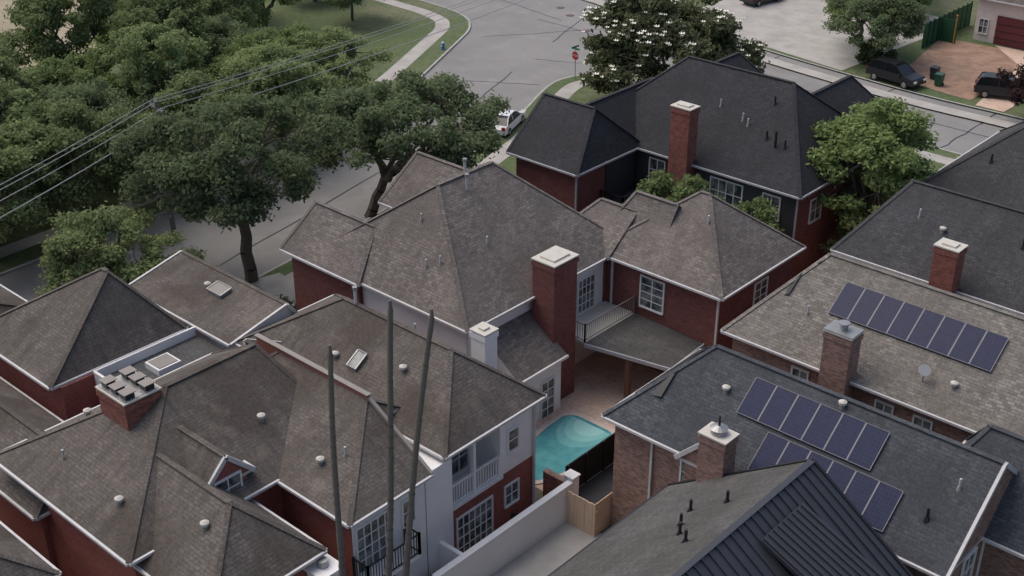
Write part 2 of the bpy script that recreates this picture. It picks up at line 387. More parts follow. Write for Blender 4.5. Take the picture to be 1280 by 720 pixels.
h.rail((10.55,-6.2),(10.55,-2.1),3.1,1.0,'grey_rail',.16,.025);h.rail((8.6,-6.2),(10.55,-6.2),3.1,1.0,'grey_rail',.16,.025)
h.R.poly([(10.6,-6.3,3.08),(15.0,-4.9,2.75),(15.0,-2.05,2.95),(10.6,-2.05,3.1)],'shingle_membrane')
h.R.poly([(10.6,-6.3,2.9),(15.0,-4.9,2.57),(15.0,-2.05,2.77),(10.6,-2.05,2.92)][::-1],'trim_grey')
for p,q in (((10.6,-6.3,2.99),(15,-4.9,2.66)),((15,-4.9,2.66),(15,-2.05,2.86))): h.T.beam(p,q,.08,.2,'trim_grey')
h.D.box(12.6,12.85,-5.45,-5.2,0,2.8,'rust');h.D.box(14.6,14.85,-4.85,-4.6,0,2.7,'rust')
h.vents([(2.6,-6.5,'tall'),(3.6,-7.4,'tall'),(3.1,-10.2,'pipe'),(5.5,-11.3,'pipe'),(4.8,-11.6,'pipe'),(13,.6,'pipe'),(6.1,-8.6,'pipe')])
h.down(8.6,-12.7,5.9);h.down(15.7,-2.15,5.9);h.down(9.1,-2.2,5.9,3.1)
h.done()
# ---- townhouse row with weathered roofs
h=House('weathered_roof_townhouse','shingle_weathered','brick_painted')
h.wing(1.5,15.2,-20.9,-14.7,6,8.3,'A',5.4,12.2,-17.4,walls=False)
h.W.box(2,13.4,-20.5,-15.1,0,5.84,'brick_painted',right='paint_white')
h.W.box(13.4,14.9,-20.5,-15.1,0,2.95,'brick_painted')
h.W.box(13.4,14.9,-17.3,-15.1,2.95,5.84,'paint_white')
h.W.box(14.72,14.92,-20.5,-20.28,3.0,5.84,'paint_white');h.W.box(14.72,14.92,-18.95,-18.8,3.0,5.84,'paint_white')
h.rail((14.85,-20.4),(14.85,-17.35),3.0,1.0,'trim_white',.16,.05);h.rail((13.5,-20.4),(14.85,-20.4),3.0,1.0,'trim_white',.16,.05)
h.D.box(13.3,15.0,-20.6,-17.2,2.85,3.02,'trim_white')
h.win('A',13.4,-19.9,-17.8,3.1,5.2,4,3)
h.win('A',14.9,-20.0,-17.9,.1,2.2,6,4);h.win('A',14.9,-17.0,-16.2,1.2,2.2,2,2)
h.win('A',14.9,-16.8,-16.2,4.0,5.0,1,2)
h.down(15.0,-15.2,5.9);h.down(15.05,-22.1,5.9)
h.wing(-6.8,1.6,-21.2,-17.2,6.0,6.75,'A',-6.8,1.6,-17.8,front='paint_white',wall='paint_white')
h.wing(4.5,15.6,-26.3,-22.0,6,8.0,'A',6.5,11.9,-22.0,wall='paint_white',front='brick_painted',right='paint_white')
h.wing(4,11.8,-22.0,-20.0,6.5,7.5,'A',4,10.5,-21.95,walls=False,trimf=False)
h.C.box(5.0,12.1,-22.1,-21.94,6,8.16,'red_trim');h.C.box(4.9,12.15,-22.14,-21.9,8.16,8.2,'vent_grey')
h.C.beam((12.1,-22.02,8.05),(15.6,-22.02,6.0),.14,.14,'vent_grey')
h.W.box(12,15.15,-21.95,-20.45,0,5.7,'paint_white')
h.win('A',15.2,-25.7,-23.9,3.1,5.2,5,4);h.win('A',15.2,-23.3,-22.7,4.0,5.1,2,2);h.win('A',15.2,-25.4,-23.9,.1,2.3,4,4)
h.D.box(15.2,16.1,-26,-23.2,2.9,3.02,'trim_white');h.rail((16.05,-25.95),(16.05,-23.25),3.02,1.0);h.rail((15.25,-25.95),(16.05,-25.95),3.02,1);h.rail((15.25,-23.25),(16.05,-23.25),3.02,1)
h.wing(1.7,11.4,-33.0,-22.2,6.03,8.8,'B',-27.6,-23.2,6.4)
h.wing(7.1,15.6,-32.6,-27.5,5.6,7.6,'A',7.1,13.0,-29.6)
h.wing(-14,5.0,-33.2,-28.95,4.8,6.3,'A',-12,3.8,-31.0)
h.wing(-8.6,-1.2,-28.7,-21.6,6.0,9.1,'A',-3.9,-3.5,-23.9,walls=False)
h.W.box(-8.2,-1.0,-28.3,-22,0,5.88,'brick_painted')
h.wing(-22,-9,-34,-25,5.6,7.2,'A',-20,-11,-29)
# flat roof section with white parapets
h.W.box(-.95,1.65,-26.6,-21.25,0,5.55,'paint_white',top='shingle_membrane')
for bx in ((-.95,1.65,-26.72,-26.6),(-1.05,-.95,-26.7,-21.3)): h.W.box(*bx,5.3,6.0,'paint_white')
h.D.box(-.2,.9,-24.6,-23.4,5.55,5.85,'trim_white');h.D.box(-.1,.8,-24.5,-23.5,5.85,5.88,'vent_grey')
h.wing(7.5,10.9,-29.4,-27.0,6.7,7.9,'A',7.5,10.9,-28.2,right='brick_painted',walls=False)
h.W.box(8.0,10.84,-29.1,-27.3,5.5,6.6,'brick_painted');h.win('A',10.92,-28.8,-27.7,5.95,6.9,2,2)
h.chimney(5.7,-28.8,1.9,1.6,6,8.95,'brick_red','pots')
h.chimney(11.3,-14.4,.85,.8,4,7.6,'paint_white')
h.C.box(15.3,16.2,-28.2,-27.4,0,5.0,'paint_white');h.C.box(15.15,16.35,-28.35,-27.25,5.0,5.12,'trim_white');h.C.tube((15.75,-27.8,5.1),(15.75,-27.8,5.4),.22,.2,'metal_grey',10)
h.wing(-1,9.3,-42,-34.6,5.4,8.0,'A',2,6,-38.3)
h.vents([(9.2,-25.2,'turb'),(9,-31.7,'turb'),(3.4,-29.5,'turb'),(12.5,-25,'turb'),(10.8,-18.9,'turb'),(9.5,-16.9,'pipe'),(6.2,-17.4,'tall'),(-3,-19,'turb'),(13.2,-24.3,'pipe'),(12.8,-30.6,'turb'),(5,-31.6,'pipe'),(7.2,-19.6,'turb')])
def skylight(h,a,b,wa,wb,glass='glass'):
    P=[(a-wa/2,b-wb/2),(a+wa/2,b-wb/2),(a+wa/2,b+wb/2),(a-wa/2,b+wb/2)]
    Q=[(p[0],p[1],h.rz(*p)+.16) for p in P];S=[(q[0],q[1],q[2]-.3) for q in Q]
    h.D.poly(Q,glass)
    for k in range(4):
        j=(k+1)%4;h.D.poly([S[k],S[j],Q[j],Q[k]],'metal_grey');h.D.beam(Q[k],Q[j],.06,.06,'metal_grey')
skylight(h,8.4,-19.4,.55,.7);skylight(h,-2.2,-18.9,1.1,.7,'vent_grey')
h.done()
# ---- slate roof solar house
h=House('slate_roof_solar_house','shingle_slate','brick_brown')
h.wing(18.0,33.3,-14.3,-6.9,6,8.95,'A',21.0,33.3,-10.6)
h.wing(30.2,46,-11.2,-5.7,5.97,8.7,'A',31.8,44,-8.3)
h.wing(22.0,24.2,-14.6,-11,6.0,7.1,'B',-14.6,-11.2,23.1,front='brick_brown',trimf=False)
h.panels(23.3,6,-12.45,-11.15,.98);h.panels(24.9,6,-13.95,-12.62,.96)
h.panels(-13.0,5,18.7,20.0,.95,'black_mat',axis='B')
h.chimney(24.1,-15.0,1.15,.85,0,8.2,'brick_brown','finial')
h.win('B',-13.92,21.9,22.7,4.3,5.4,2,2);h.win('A',33.25,-12.6,-11.7,3.6,5.7,2,3);h.win('A',33.25,-10.9,-10.0,3.6,5.7,2,3)
h.down(20.4,-13.98,5.9);h.vents([(22.4,-11.9,'turb'),(32.3,-11.8,'pipe'),(31.8,-13,'dark'),(27,-10.9,'turb')])
h.done()
# ---- tan roof solar house
h=House('tan_roof_solar_house','shingle_tan','brick_brown')
h.wing(17.7,42,-4.9,4.3,6,9.2,'A',20.4,40,-.3)
h.panels(21.9,8,-2.75,-1.3,.96)
h.panels(-2.6,4,18.4,19.7,.95,'black_mat',axis='B');h.panels(-.9,4,19.4,20.2,.8,'black_mat',axis='B')
h.chimney(23.8,-4.95,1.3,.95,0,8.3,'brick_brown','metalcap')
for x in (21.4,25.6,27.4,30.5): h.win('B',-4.5,x,x+.75,4.2,5.3,2,2)
h.vents([(21,-3,'pipe'),(28.5,-3.7,'turb'),(30.7,-2,'pipe'),(31,-1,'turb')])
x,y=27.2,-3.9;z=h.rz(x,y);h.D.tube((x,y,z),(x,y,z+.5),.03,.03,'metal_grey',6);h.D.tube((x,y,z+.5),(x+.05,y-.08,z+.62),.05,.27,'metal_grey',14)
h.done()
# ---- dark grey roof houses
h=House('dark_roof_brick_house','shingle_darkgrey','brick_red')
h.wing(17.2,42,6.2,15.0,6,9.1,'A',19.2,40,10.6)
h.chimney(23.6,5.9,1.2,.95,0,8.4,'brick_red')
h.win('B',6.6,20,20.8,4.2,5.3);h.win('B',6.6,27,28,4.2,5.3)
h.vents([(22,8.6,'turb'),(26,9,'dark'),(20.5,9,'pipe'),(29,8,'pipe')])
h.done()
h=House('grey_roof_brick_house','shingle_darkgrey','brick_deep')
h.wing(16.6,34,16.2,29,6,10.2,'A',21.5,30,22.6)
h.vents([(20,19,'dark'),(22,20.5,'pipe'),(24,21,'turb')])
h.done()
# ---- standing seam metal roof house
h=House('metal_roof_house','shingle_membrane','paint_dark','metal_dark')
h.wing(22.2,34.2,-36,-15.3,5.0,9.1,'B',-36,-15.3,28.2,roofs={'right':'metal_seam','cap':'metal_seam'})
b=-35.8
while b<-15.4:
    h.D.beam((28.25,b,9.1),(34.2,b,5.04),.04,.08,'metal_seam');b+=.42
h.D.box(29.4,32.6,-19.6,-17.4,5.8,6.9,'metal_seam')
h.R.poly([(29.0,-19.9,8.75),(33.2,-19.9,7.0),(33.2,-17.2,7.0),(29.0,-17.2,8.75)],'metal_seam')
h.R.poly([(29.0,-19.9,8.6),(33.2,-19.9,6.85),(33.2,-19.9,7.0),(29.0,-19.9,8.75)],'metal_seam')
b=-19.8
while b<-17.1: h.D.beam((29.05,b,8.77),(33.2,b,7.04),.045,.08,'metal_seam');b+=.3
h.vents([(25.6,-19.5,'dark'),(26.1,-20.3,'dark'),(25.2,-18.3,'dark'),(26.8,-21,'dark'),(26.5,-18,'dark')])
h.done()
# ---- cream garage building
h=House('cream_stucco_garage_building','shingle_weathered','stucco_cream')
h.wing(-1.4,16,65.5,76,4.2,6.5,'A',0,14,70.5)
h.D.box(1.0,4.4,65.8,65.86,.1,2.8,'garage_red')
for i in range(1,4): h.D.box(1.0,4.4,65.77,65.8,.1+i*.65,.13+i*.65,'metal_dark')
h.win('B',65.88,-.6,.2,.9,2.2)
h.done()

# ------------------------------------------------------------ ground, roads
def sheet(name,pts,z,mat):
    mb=MB();mb.poly([(x,y,z) for x,y in pts],mat);return mb.build(name)
sheet('ground',[(-1500,-1500),(1500,-1500),(1500,1500),(-1500,1500)],-.03,'grass')
near=[(-8,-60),(-9.5,-40),(-11,-20),(-12.5,-8),(-13.8,3),(-16.5,15),(-19.5,23),(-22,28.5),(-22.6,31.5),(-21,35),(-17,37.3),(-10,38),(80,38)]
far=[(-21.5,-60),(-23,-40),(-24.3,-20),(-24.4,-8),(-25,2),(-27,12),(-30.5,21),(-34,28),(-36.5,33),(-38.5,37),(-42,40),(-50,41),(-120,42)]
north=[(80,48.5),(12,48.5),(3,48.2),(-5,49),(-15,50.3),(-25,52.2),(-40,56),(-120,64)]
def smooth(P,it=2):
    for _ in range(it):
        Q=[P[0]]
        for p,q in zip(P[:-1],P[1:]):
            Q+=[(p[0]*.75+q[0]*.25,p[1]*.75+q[1]*.25),(p[0]*.25+q[0]*.75,p[1]*.25+q[1]*.75)]
        P=Q+[P[-1]]
    return P
near,far,north=smooth(near),smooth(far),smooth(north)
sheet('road',[(-120,-60),(80,-60),(80,64),(-120,64)],0,'asphalt')
def offs(P,d):
    out=[]
    for i,p in enumerate(P):
        q0=Vector(P[max(0,i-1)]);q1=Vector(P[min(len(P)-1,i+1)]);t=(q1-q0).normalized();n=Vector((t.y,-t.x))
        out.append((p[0]+n.x*d,p[1]+n.y*d))
    return out
def strip(name,P,d0,d1,z0,z1,mat):
    A=offs(P,d0);B=offs(P,d1);mb=MB()
    for i in range(len(P)-1):
        mb.poly([(*A[i],z1),(*B[i],z1),(*B[i+1],z1),(*A[i+1],z1)],mat)
        if z0<z1:
            mb.poly([(*A[i],z0),(*A[i],z1),(*A[i+1],z1),(*A[i+1],z0)],mat)
    return mb.build(name)
sheet('lawn',near+[(80,-60)],.12,'grass')
sheet('lawn',far+[(-120,-60)][::-1],.12,'grass')
sheet('lawn',north+[(-120,200),(80,200)],.12,'grass')
strip('kerb',near,-.04,.16,0,.135,'kerb');strip('kerb',far,.04,-.16,0,.135,'kerb');strip('kerb',north,.04,-.16,0,.135,'kerb')
strip('sidewalk',near,1.3,2.7,.1,.128,'concrete');strip('sidewalk',far,-2.0,-3.4,.1,.128,'concrete');strip('sidewalk',north,-1.5,-2.9,.1,.128,'concrete')
sheet('yard_ground',[(-6,-48),(60,-48),(60,36),(17,33),(-4,27),(-6,-5)],.124,'yard')
sheet('pool_patio',[(8.5,-14),(17.6,-14),(17.9,-2),(8.5,-2)],.14,'paver_terracotta')
sheet('alley_pavement',[(16.7,-45),(23.8,-45),(23.8,-14.6),(16.7,-14.6)],.135,'concrete')
sheet('courtyard_paving',[(15,-27),(16.6,-27),(16.6,-14),(15,-14)],.15,'paver_terracotta')
sheet('side_path',[(15,-2),(17.3,-2),(17.3,20),(12.6,20),(12.6,9),(15,9)],.145,'paver_terracotta')
sheet('driveway',[(-26,52.8),(-5.5,49.3),(-4,70),(-26,75)],.15,'concrete')
sheet('dirt_yard',[(-1,50.5),(6.2,49.5),(6.8,65),(-3.5,64.5)],.15,'dirt')
sheet('brick_driveway',[(7.0,48.7),(9.4,48.7),(10,65.4),(1.4,65.4),(5.6,61)],.156,'paver_terracotta')
sheet('dry_field',[(-120,-20),(-62,-8),(-58,8),(-66,25),(-120,40)],.15,'straw')
sheet('footpath',[(-12.2,-10.2),(-11.7,-8.2),(-4.8,-9.0),(-4.8,-10.5)],.15,'concrete')
for a,b in ((-37,48.5),(-34.5,47.0),(-30,44)):
    mb=MB();mb.tube((a,b,.0),(a,b,.012),.42,.42,'metal_dark',20);mb.tube((a,b,.0),(a,b,.018),.3,.3,'rust',20);mb.build('manhole_cover')
mb=MB()
for p,q in (((-36,44),(-20,43)),((-20,43),(40,43)),((-36,36),(-26,50)),((-28,34),(-24,36)),((-17,-40),(-15.5,-10)),((-15.5,-10),(-20,12)),((-20,12),(-27,30)),((-31,24),(-23,29)),((-12,38.3),(-12,49.6)),((0,38.3),(0,48.3)),((9,38.3),(9,48.4)),((-34,50),(-30,39)),((-45,47),(-34,45))):
    p=Vector((*p,.006));q=Vector((*q,.006));n=10
    pts=[p+(q-p)*i/n+Vector((random.uniform(-.1,.1),random.uniform(-.1,.1),0)) for i in range(n+1)]
    for u,v in zip(pts[:-1],pts[1:]):
        nn=Vector((-(v-u).y,(v-u).x,0)).normalized()*.06
        mb.poly([u-nn,v-nn,v+nn,u+nn],'metal_dark')
mb.build('road_tar_seams')

# ------------------------------------------------------------ pool
def ell(cx,cy,rx,ry,t0,t1,n): return [(cx+rx*math.cos(math.radians(t0+(t1-t0)*i/n)),cy+ry*math.sin(math.radians(t0+(t1-t0)*i/n))) for i in range(n+1)]
pe=empty('swimming_pool')
out=[(14.35,-9.2),(14.35,-12.4)]+ell(13.2,-13.0,.9,.9,0,-180,10)+[(11.7,-12.4),(11.5,-11)]+[(11.35,-10)]+ell(12.0,-8.9,.7,.7,180,90,6)+ell(13.75,-8.7,.5,.5,90,0,6)
def grow(P,k):
    cx=sum(p[0] for p in P)/len(P);cy=sum(p[1] for p in P)/len(P)
    return [(cx+(x-cx)*(1+k/max(.1,math.hypot(x-cx,y-cy))),cy+(y-cy)*(1+k/max(.1,math.hypot(x-cx,y-cy)))) for x,y in P]
mb=MB();o2=grow(out,.32);n=len(out)
for i in range(n):
    j=(i+1)%n;mb.poly([(*out[i],.2),(*out[j],.2),(*o2[j],.2),(*o2[i],.2)],'coping');mb.poly([(*out[i],.2),(*out[j],.2),(*out[j],.0),(*out[i],.0)],'pool_shallow_b');mb.poly([(*o2[i],.2),(*o2[j],.2),(*o2[j],.13),(*o2[i],.13)],'coping')
mb.build('coping',pe)
mb=MB();mb.poly([(*p,.152) for p in grow(out,.01)],'pool_water')
for rx,ry,z,mt in ((1.4,2.2,.156,'pool_shallow_a'),(1.15,1.6,.160,'pool_shallow_b'),(.85,1.0,.164,'pool_shallow_c')):
    mb.poly([(*p,z) for p in ell(12.85,-8.35,rx,ry,180,360,18)],mt)
mb.build('water',pe)
# ------------------------------------------------------------ yard walls & fences
def wallobj(name,boxes):
    mb=MB()
    for bx in boxes: mb.box(*bx)
    return mb.build(name)
wallobj('white_garden_wall',[(16.5,16.72,-23,-14.6,0,2.0,'paint_white'),(16.46,16.76,-23.04,-14.56,2.0,2.06,'trim_white')])
wallobj('white_garden_wall',[(14.95,16.5,-21.3,-21.1,0,1.9,'paint_white'),(16.5,16.72,-27,-23.1,0,1.5,'paint_white')])
wallobj('white_garden_wall',[(16.2,16.7,-14.55,-14.1,0,2.15,'paint_white'),(16.15,16.75,-14.6,-14.05,2.15,2.22,'trim_white')])
wallobj('brick_garden_wall',[(14.95,16.18,-14.5,-14.25,0,1.7,'brick_red'),(14.95,16.18,-14.53,-14.22,1.7,1.76,'brick_brown')])
wallobj('shade_dark_fence',[(15.5,15.56,-13.6,-9.6,0,1.8,'fence_shade_dark'),(15.5,18.2,-9.6,-9.54,0,1.8,'fence_shade_dark')]+[(15.56,15.63,y-.04,y+.04,0,1.82,'metal_dark') for y in (-13.5,-12.2,-10.9,-9.7)])  # near-black colour carries the shadow on the wall beside the pool
sheet('shade_dark_ground',[(15.6,-14),(18.3,-14),(18.3,-9.7),(15.6,-9.7)],.16,'black_mat')  # shade of the gap next to the house, put in as a black sheet
fb=[]
x=16.76
while x<18.35: fb.append((x,x+.135,-15.0-random.uniform(0,.015),-14.96,.1,1.85+random.uniform(-.02,.02),'wood_fence'));x+=.145
fb+= [(16.76,18.4,-14.95,-14.9,.5,.6,'wood_fence'),(16.76,18.4,-14.95,-14.9,1.4,1.5,'wood_fence')]
y=-14.9
while y<-13.2: fb.append((18.28,18.32,y,y+.135,.1,1.85,'wood_fence'));y+=.145
wallobj('wooden_gate',fb)
fb=[];y=-2
while y<20: fb.append((16.9,16.94,y,y+.14,.1,1.9,'wood_fence'));y+=.15
wallobj('wooden_fence',fb)
def ac(a,b,z=.13):
    mb=MB();mb.box(a-.42,a+.42,b-.42,b+.42,z,z+.08,'concrete_cap');mb.box(a-.36,a+.36,b-.36,b+.36,z+.08,z+.8,'metal_grey')
    for i in range(9):
        zz=z+.14+i*.07;mb.box(a-.37,a+.37,b-.37,b+.37,zz,zz+.02,'metal_dark')
    mb.tube((a,b,z+.8),(a,b,z+.83),.3,.3,'metal_dark',16);mb.tube((a,b,z+.83),(a,b,z+.88),.08,.08,'metal_grey',10)
    for i in range(6):
        t=i*math.pi/3;mb.beam((a,b,z+.85),(a+.3*math.cos(t),b+.3*math.sin(t),z+.85),.02,.02,'metal_grey')
    mb.build('air_conditioner')
ac(15.9,-15.6);ac(15.8,-22.2)
def chair(a,b,r):
    mb=MB();c,s_=math.cos(r),math.sin(r)
    def P(x,y,z): return (a+x*c-y*s_,b+x*s_+y*c,z)
    for x in (-.22,.22):
        for y in (-.22,.22): mb.beam(P(x,y,.14),P(x,y,.58 if y<0 else 1.05),.04,.04,'metal_dark')
    mb.poly([P(-.25,-.25,.58),P(.25,-.25,.58),P(.25,.25,.58),P(-.25,.25,.58)],'black_mat');mb.poly([P(-.25,.25,.62),P(.25,.25,.62),P(.25,.3,1.1),P(-.25,.3,1.1)],'black_mat')
    mb.build('patio_chair')
chair(15.7,-17.2,.6);chair(15.9,-18.4,2.6)
# ------------------------------------------------------------ trees
def rv(rng,n):
    v=rng.normal(size=(n,3));return v/np.linalg.norm(v,axis=1)[:,None]
def foliage(name,cl,rad,nleaf,size,mat,rng,flat=.6):
    k=len(cl);w=rad**2;w=w/w.sum();idx=rng.choice(k,nleaf,p=w)
    d=rv(rng,nleaf);dist=rad[idx]*(.25+.75*rng.random(nleaf)**.6)*(1+.3*rng.normal(size=nleaf)*.6)
    d2=d.copy();d2[:,2]*=flat
    c=cl[idx]+d2*dist[:,None]
    nrm=d*.5+rv(rng,nleaf)*.8+np.array([0,0,.5]);nrm/=np.linalg.norm(nrm,axis=1)[:,None]
    t=np.cross(nrm,rv(rng,nleaf));t/=np.linalg.norm(t,axis=1)[:,None];bt=np.cross(nrm,t)
    s=size*(.6+.8*rng.random(nleaf))[:,None]
    V=np.stack([c-t*s,c-bt*s*.5,c+t*s,c+bt*s*.5],axis=1).reshape(-1,3)
    me=bpy.data.meshes.new(name);me.vertices.add(len(V));me.vertices.foreach_set('co',V.ravel().astype(np.float32))
    me.loops.add(4*nleaf);me.loops.foreach_set('vertex_index',np.arange(4*nleaf,dtype=np.int32))
    me.polygons.add(nleaf);me.polygons.foreach_set('loop_start',np.arange(0,4*nleaf,4,dtype=np.int32));me.polygons.foreach_set('loop_total',np.full(nleaf,4,dtype=np.int32))
    me.materials.append(M[mat]);me.update();me.validate();return me
def limb(mb,p,q,r0,r1,rng,mat='bark',n=4,bend=.12):
    p=Vector(p);q=Vector(q);L=(q-p).length;pts=[p]
    for i in range(1,n): pts.append(p.lerp(q,i/n)+Vector(rng.normal(size=3)*L*bend*.35))
    pts.append(q)
    for i in range(n): mb.tube(pts[i],pts[i+1],r0+(r1-r0)*i/n,r0+(r1-r0)*(i+1)/n,mat,7,False)
    return pts
def make_tree(seed,h,rx,ry,rz,fork,nclump,nleaf,size,mat,lean=(0,0),tr=.28,crad=(.8,1.5),sparse=1.0,low=-.45,lumpy=.4):
    rng=np.random.default_rng(seed);cz=h-rz
    cl=[];lob=rv(rng,7)
    while len(cl)<nclump:
        d=rv(rng,1)[0]
        if d[2]<low: continue
        lump=1.08-lumpy+lumpy*max(0,max(lob@d))**3
        f=(.40+.60*rng.random()**.5)*lump*sparse
        cl.append([lean[0]+d[0]*rx*f,lean[1]+d[1]*ry*f,cz+d[2]*rz*f])
    cl=np.array(cl);rad=rng.uniform(crad[0],crad[1],nclump)
    fol=foliage('foliage',cl,rad,nleaf,size,mat,rng)
    mb=MB();top=Vector((lean[0]*.35,lean[1]*.35,fork))
    limb(mb,(0,0,-.1),top,tr*1.15,tr*.85,rng,n=4,bend=.06)
    nm=6;mains=[]
    for i in range(nm):
        t=2*math.pi*i/nm+rng.uniform(-.3,.3)
        q=Vector((lean[0]+math.cos(t)*rx*.45,lean[1]+math.sin(t)*ry*.45,cz+rz*rng.uniform(-.25,.3)))
        mains.append(limb(mb,top,q,tr*.6,tr*.28,rng,n=5))
    for i in range(0,nclump):
        c=Vector(cl[i]);best=min((p for m_ in mains for p in m_[2:]),key=lambda p:(p-c).length)
        limb(mb,best,c,tr*.17,tr*.05,rng,n=3)
    o=mb.build('trunk',None,True);tm=o.data;bpy.data.objects.remove(o)
    return tm,fol
def place(name,meshes,a,b,rot=0,s=1,sz=None):
    e=empty(name);e.location=(a,b,.1);e.rotation_euler=(0,0,rot);e.scale=(s,s,sz or s)
    for n,me in zip(('trunk','foliage','flowers'),meshes):
        o=bpy.data.objects.new(n,me);COL.objects.link(o);o.parent=e
    return e
T=make_tree(1,11.8,6.3,6.6,4.3,4.0,110,38000,.14,'leaf_oak',(-.2,-.4),.36,(.5,1.3),low=-.6)
place('oak_tree',T,-12.2,-9.9)
T=make_tree(2,9.9,7.4,7.6,3.4,2.8,110,40000,.14,'leaf_oak',(3.0,1.6),.34,(.5,1.35),low=-.4)
place('oak_tree',T,-13.9,1.2)
T5=make_tree(5,9.3,4.8,4.8,3.9,2.4,85,28000,.14,'leaf_wood_light',(0,0),.25,(.5,1.2),low=-.75)
place('street_tree',T5,-12.6,-18.4,0,.82);place('street_tree',T5,-25.8,-12.5,2.1,1.0);place('street_tree',T5,-25.9,-4.0,4.0,.92);place('street_tree',T5,-26.8,4.5,1.0,.95);place('street_tree',T5,-26.0,-19.0,3.0,1.0);place('street_tree',T5,-29.5,12,5.0,.8)
T=make_tree(3,12.0,3.7,3.7,6.0,2.2,110,32000,.15,'leaf_bright',(0,0),.2,(.5,1.15),low=-.95,lumpy=.25)
place('elm_tree',T,13.9,16.9)
T=make_tree(4,8.9,8.0,6.6,4.8,1.8,130,40000,.2,'leaf_magnolia',(0,0),.3,(.8,1.4),low=-.7,lumpy=.3)
rng=np.random.default_rng(44);me=T[1];n=len(me.vertices);co=np.empty(n*3,dtype=np.float32);me.vertices.foreach_get('co',co);co=co.reshape(-1,3)
cen=np.array([0,0,4.1]);dd=np.linalg.norm((co-cen)/np.array([8.0,6.6,4.8]),axis=1);cand=np.where((dd>.82)&(co[:,2]>2.0))[0];pk=rng.choice(cand,230)
mb=MB()
for i in pk:
    dv=Vector(co[i]-cen).normalized();p=Vector(co[i])+dv*.35+Vector((0,0,.05))
    r=rng.uniform(.17,.30)
    for k in range(6):
        t=k*1.047;mb.poly([p,p+Vector((r*.7*math.cos(t-.45),r*.7*math.sin(t-.45),.05)),p+Vector((r*math.cos(t),r*math.sin(t),.14)),p+Vector((r*.7*math.cos(t+.45),r*.7*math.sin(t+.45),.05))],'flower')
o=mb.build('flowers');fm=o.data;bpy.data.objects.remove(o)
place('magnolia_tree',(T[0],T[1],fm),-12.3,32.8,.3)
WT=[make_tree(10+i,hh,r,r,rz,2.6,nc,nl,.16,mt,(0,0),.24,cr,low=-.7) for i,(hh,r,rz,mt,nc,nl,cr) in enumerate(((10,5.2,4.4,'leaf_wood',85,24000,(.5,1.3)),(9,5.6,3.8,'leaf_oak',85,23000,(.5,1.3)),(11.5,4.6,5,'leaf_wood_light',85,24000,(.5,1.3)),(7.5,4.4,3.4,'leaf_bright',60,18000,(.5,1.2))))]
rr=random.Random(5)
for k,a,b,s in ((2,-31.5,-15,.85),(1,-31.5,-8.5,.8),(2,-32.5,-1.5,.85),(3,-33,6.0,.9),(0,-36,12.5,.65),(3,-30,-22,1.0),(0,-36,-20,.95),(2,-38,-13,.95),(0,-38,-5,.9),(2,-39,3,.9),(1,-42,9.5,.8),(0,-43,-19,1.0),(1,-45,-10,.95),(2,-46,-1,.95),(3,-49,7,.95),(1,-51,-14,.85),(2,-47.5,15,.8),(1,-55,14,.8),(0,-51,22,.75),(1,-49,31,.6),(2,-58,24,.85),(3,-57,33,.8),(2,-31,-30,1),(0,-27,-35,1),(1,-68,36,.9),(0,-62,44,.7),(2,-25,-43,1),(1,-38,-28,1)):
    place('deciduous_tree',WT[k],a,b,rr.uniform(0,6.28),s,s*rr.uniform(.9,1.15))
place('deciduous_tree',WT[1],-4.2,53.6,1,.8);place('deciduous_tree',WT[0],-8.0,57,2,.75);place('deciduous_tree',WT[0],-10.5,68,2,.8);place('deciduous_tree',WT[2],-15,75,2,.9);place('deciduous_tree',WT[1],-27,71,1,.8);place('deciduous_tree',WT[0],-37,67,1,.9)
B=make_tree(30,5.2,2.0,2.0,2.0,1.2,26,8000,.12,'leaf_wood',(0,0),.1,(.4,.75),low=-.7)
place('courtyard_tree',B,5.6,7.9,0,1.25,1.32);place('courtyard_tree',B,10.6,8.6,1,1.0,1.2);place('courtyard_tree',B,7.8,8.2,2,1.0,1.1)
B2=make_tree(31,2.0,1.2,1.2,1.0,.4,16,5000,.1,'leaf_bush',(0,0),.05,(.4,.6),low=-.8)
for a,b in ((-7.5,-6.5),(-5.5,-12),(-6,-3),(-6.5,2),(16.5,8),(14.3,7.5),(-3,51.8),(-5.0,53)): place('garden_shrub',B2,a,b,a,1)
B3=make_tree(32,5.5,2.6,2.6,2.6,1.2,30,7000,.13,'leaf_purple',(0,0),.14,(.5,.9),low=-.7)
place('plum_tree',B3,11.6,48.6)
def palm(p0,p1,seed):
    rng=random.Random(seed);mb=MB();n=40;p0=Vector(p0);p1=Vector(p1)
    ph=rng.uniform(0,6)
    def c(i): 
        t=i/n;return p0.lerp(p1,t)+Vector((math.sin(t*3.1+ph)*.12,math.cos(t*2.3+ph)*.1,0))*math.sin(math.pi*t)
    for i in range(n):
        w=.135-.05*i/n
        mb.tube(c(i),c(i+1),w*.88+rng.uniform(0,.02),w*1.06,'palm_bark',9,False)
    mb.tube(p1,p1+Vector((0,0,.35)),.085,.04,'palm_bark',8)
    mb.build('bare_palm_trunk')
palm((17.65,-28.7,0),(18.0,-28.5,15.3),1);palm((18.7,-27.9,0),(19.46,-27.2,16.9),2);palm((18.9,-27.6,0),(20.4,-26.35,16.6),3)
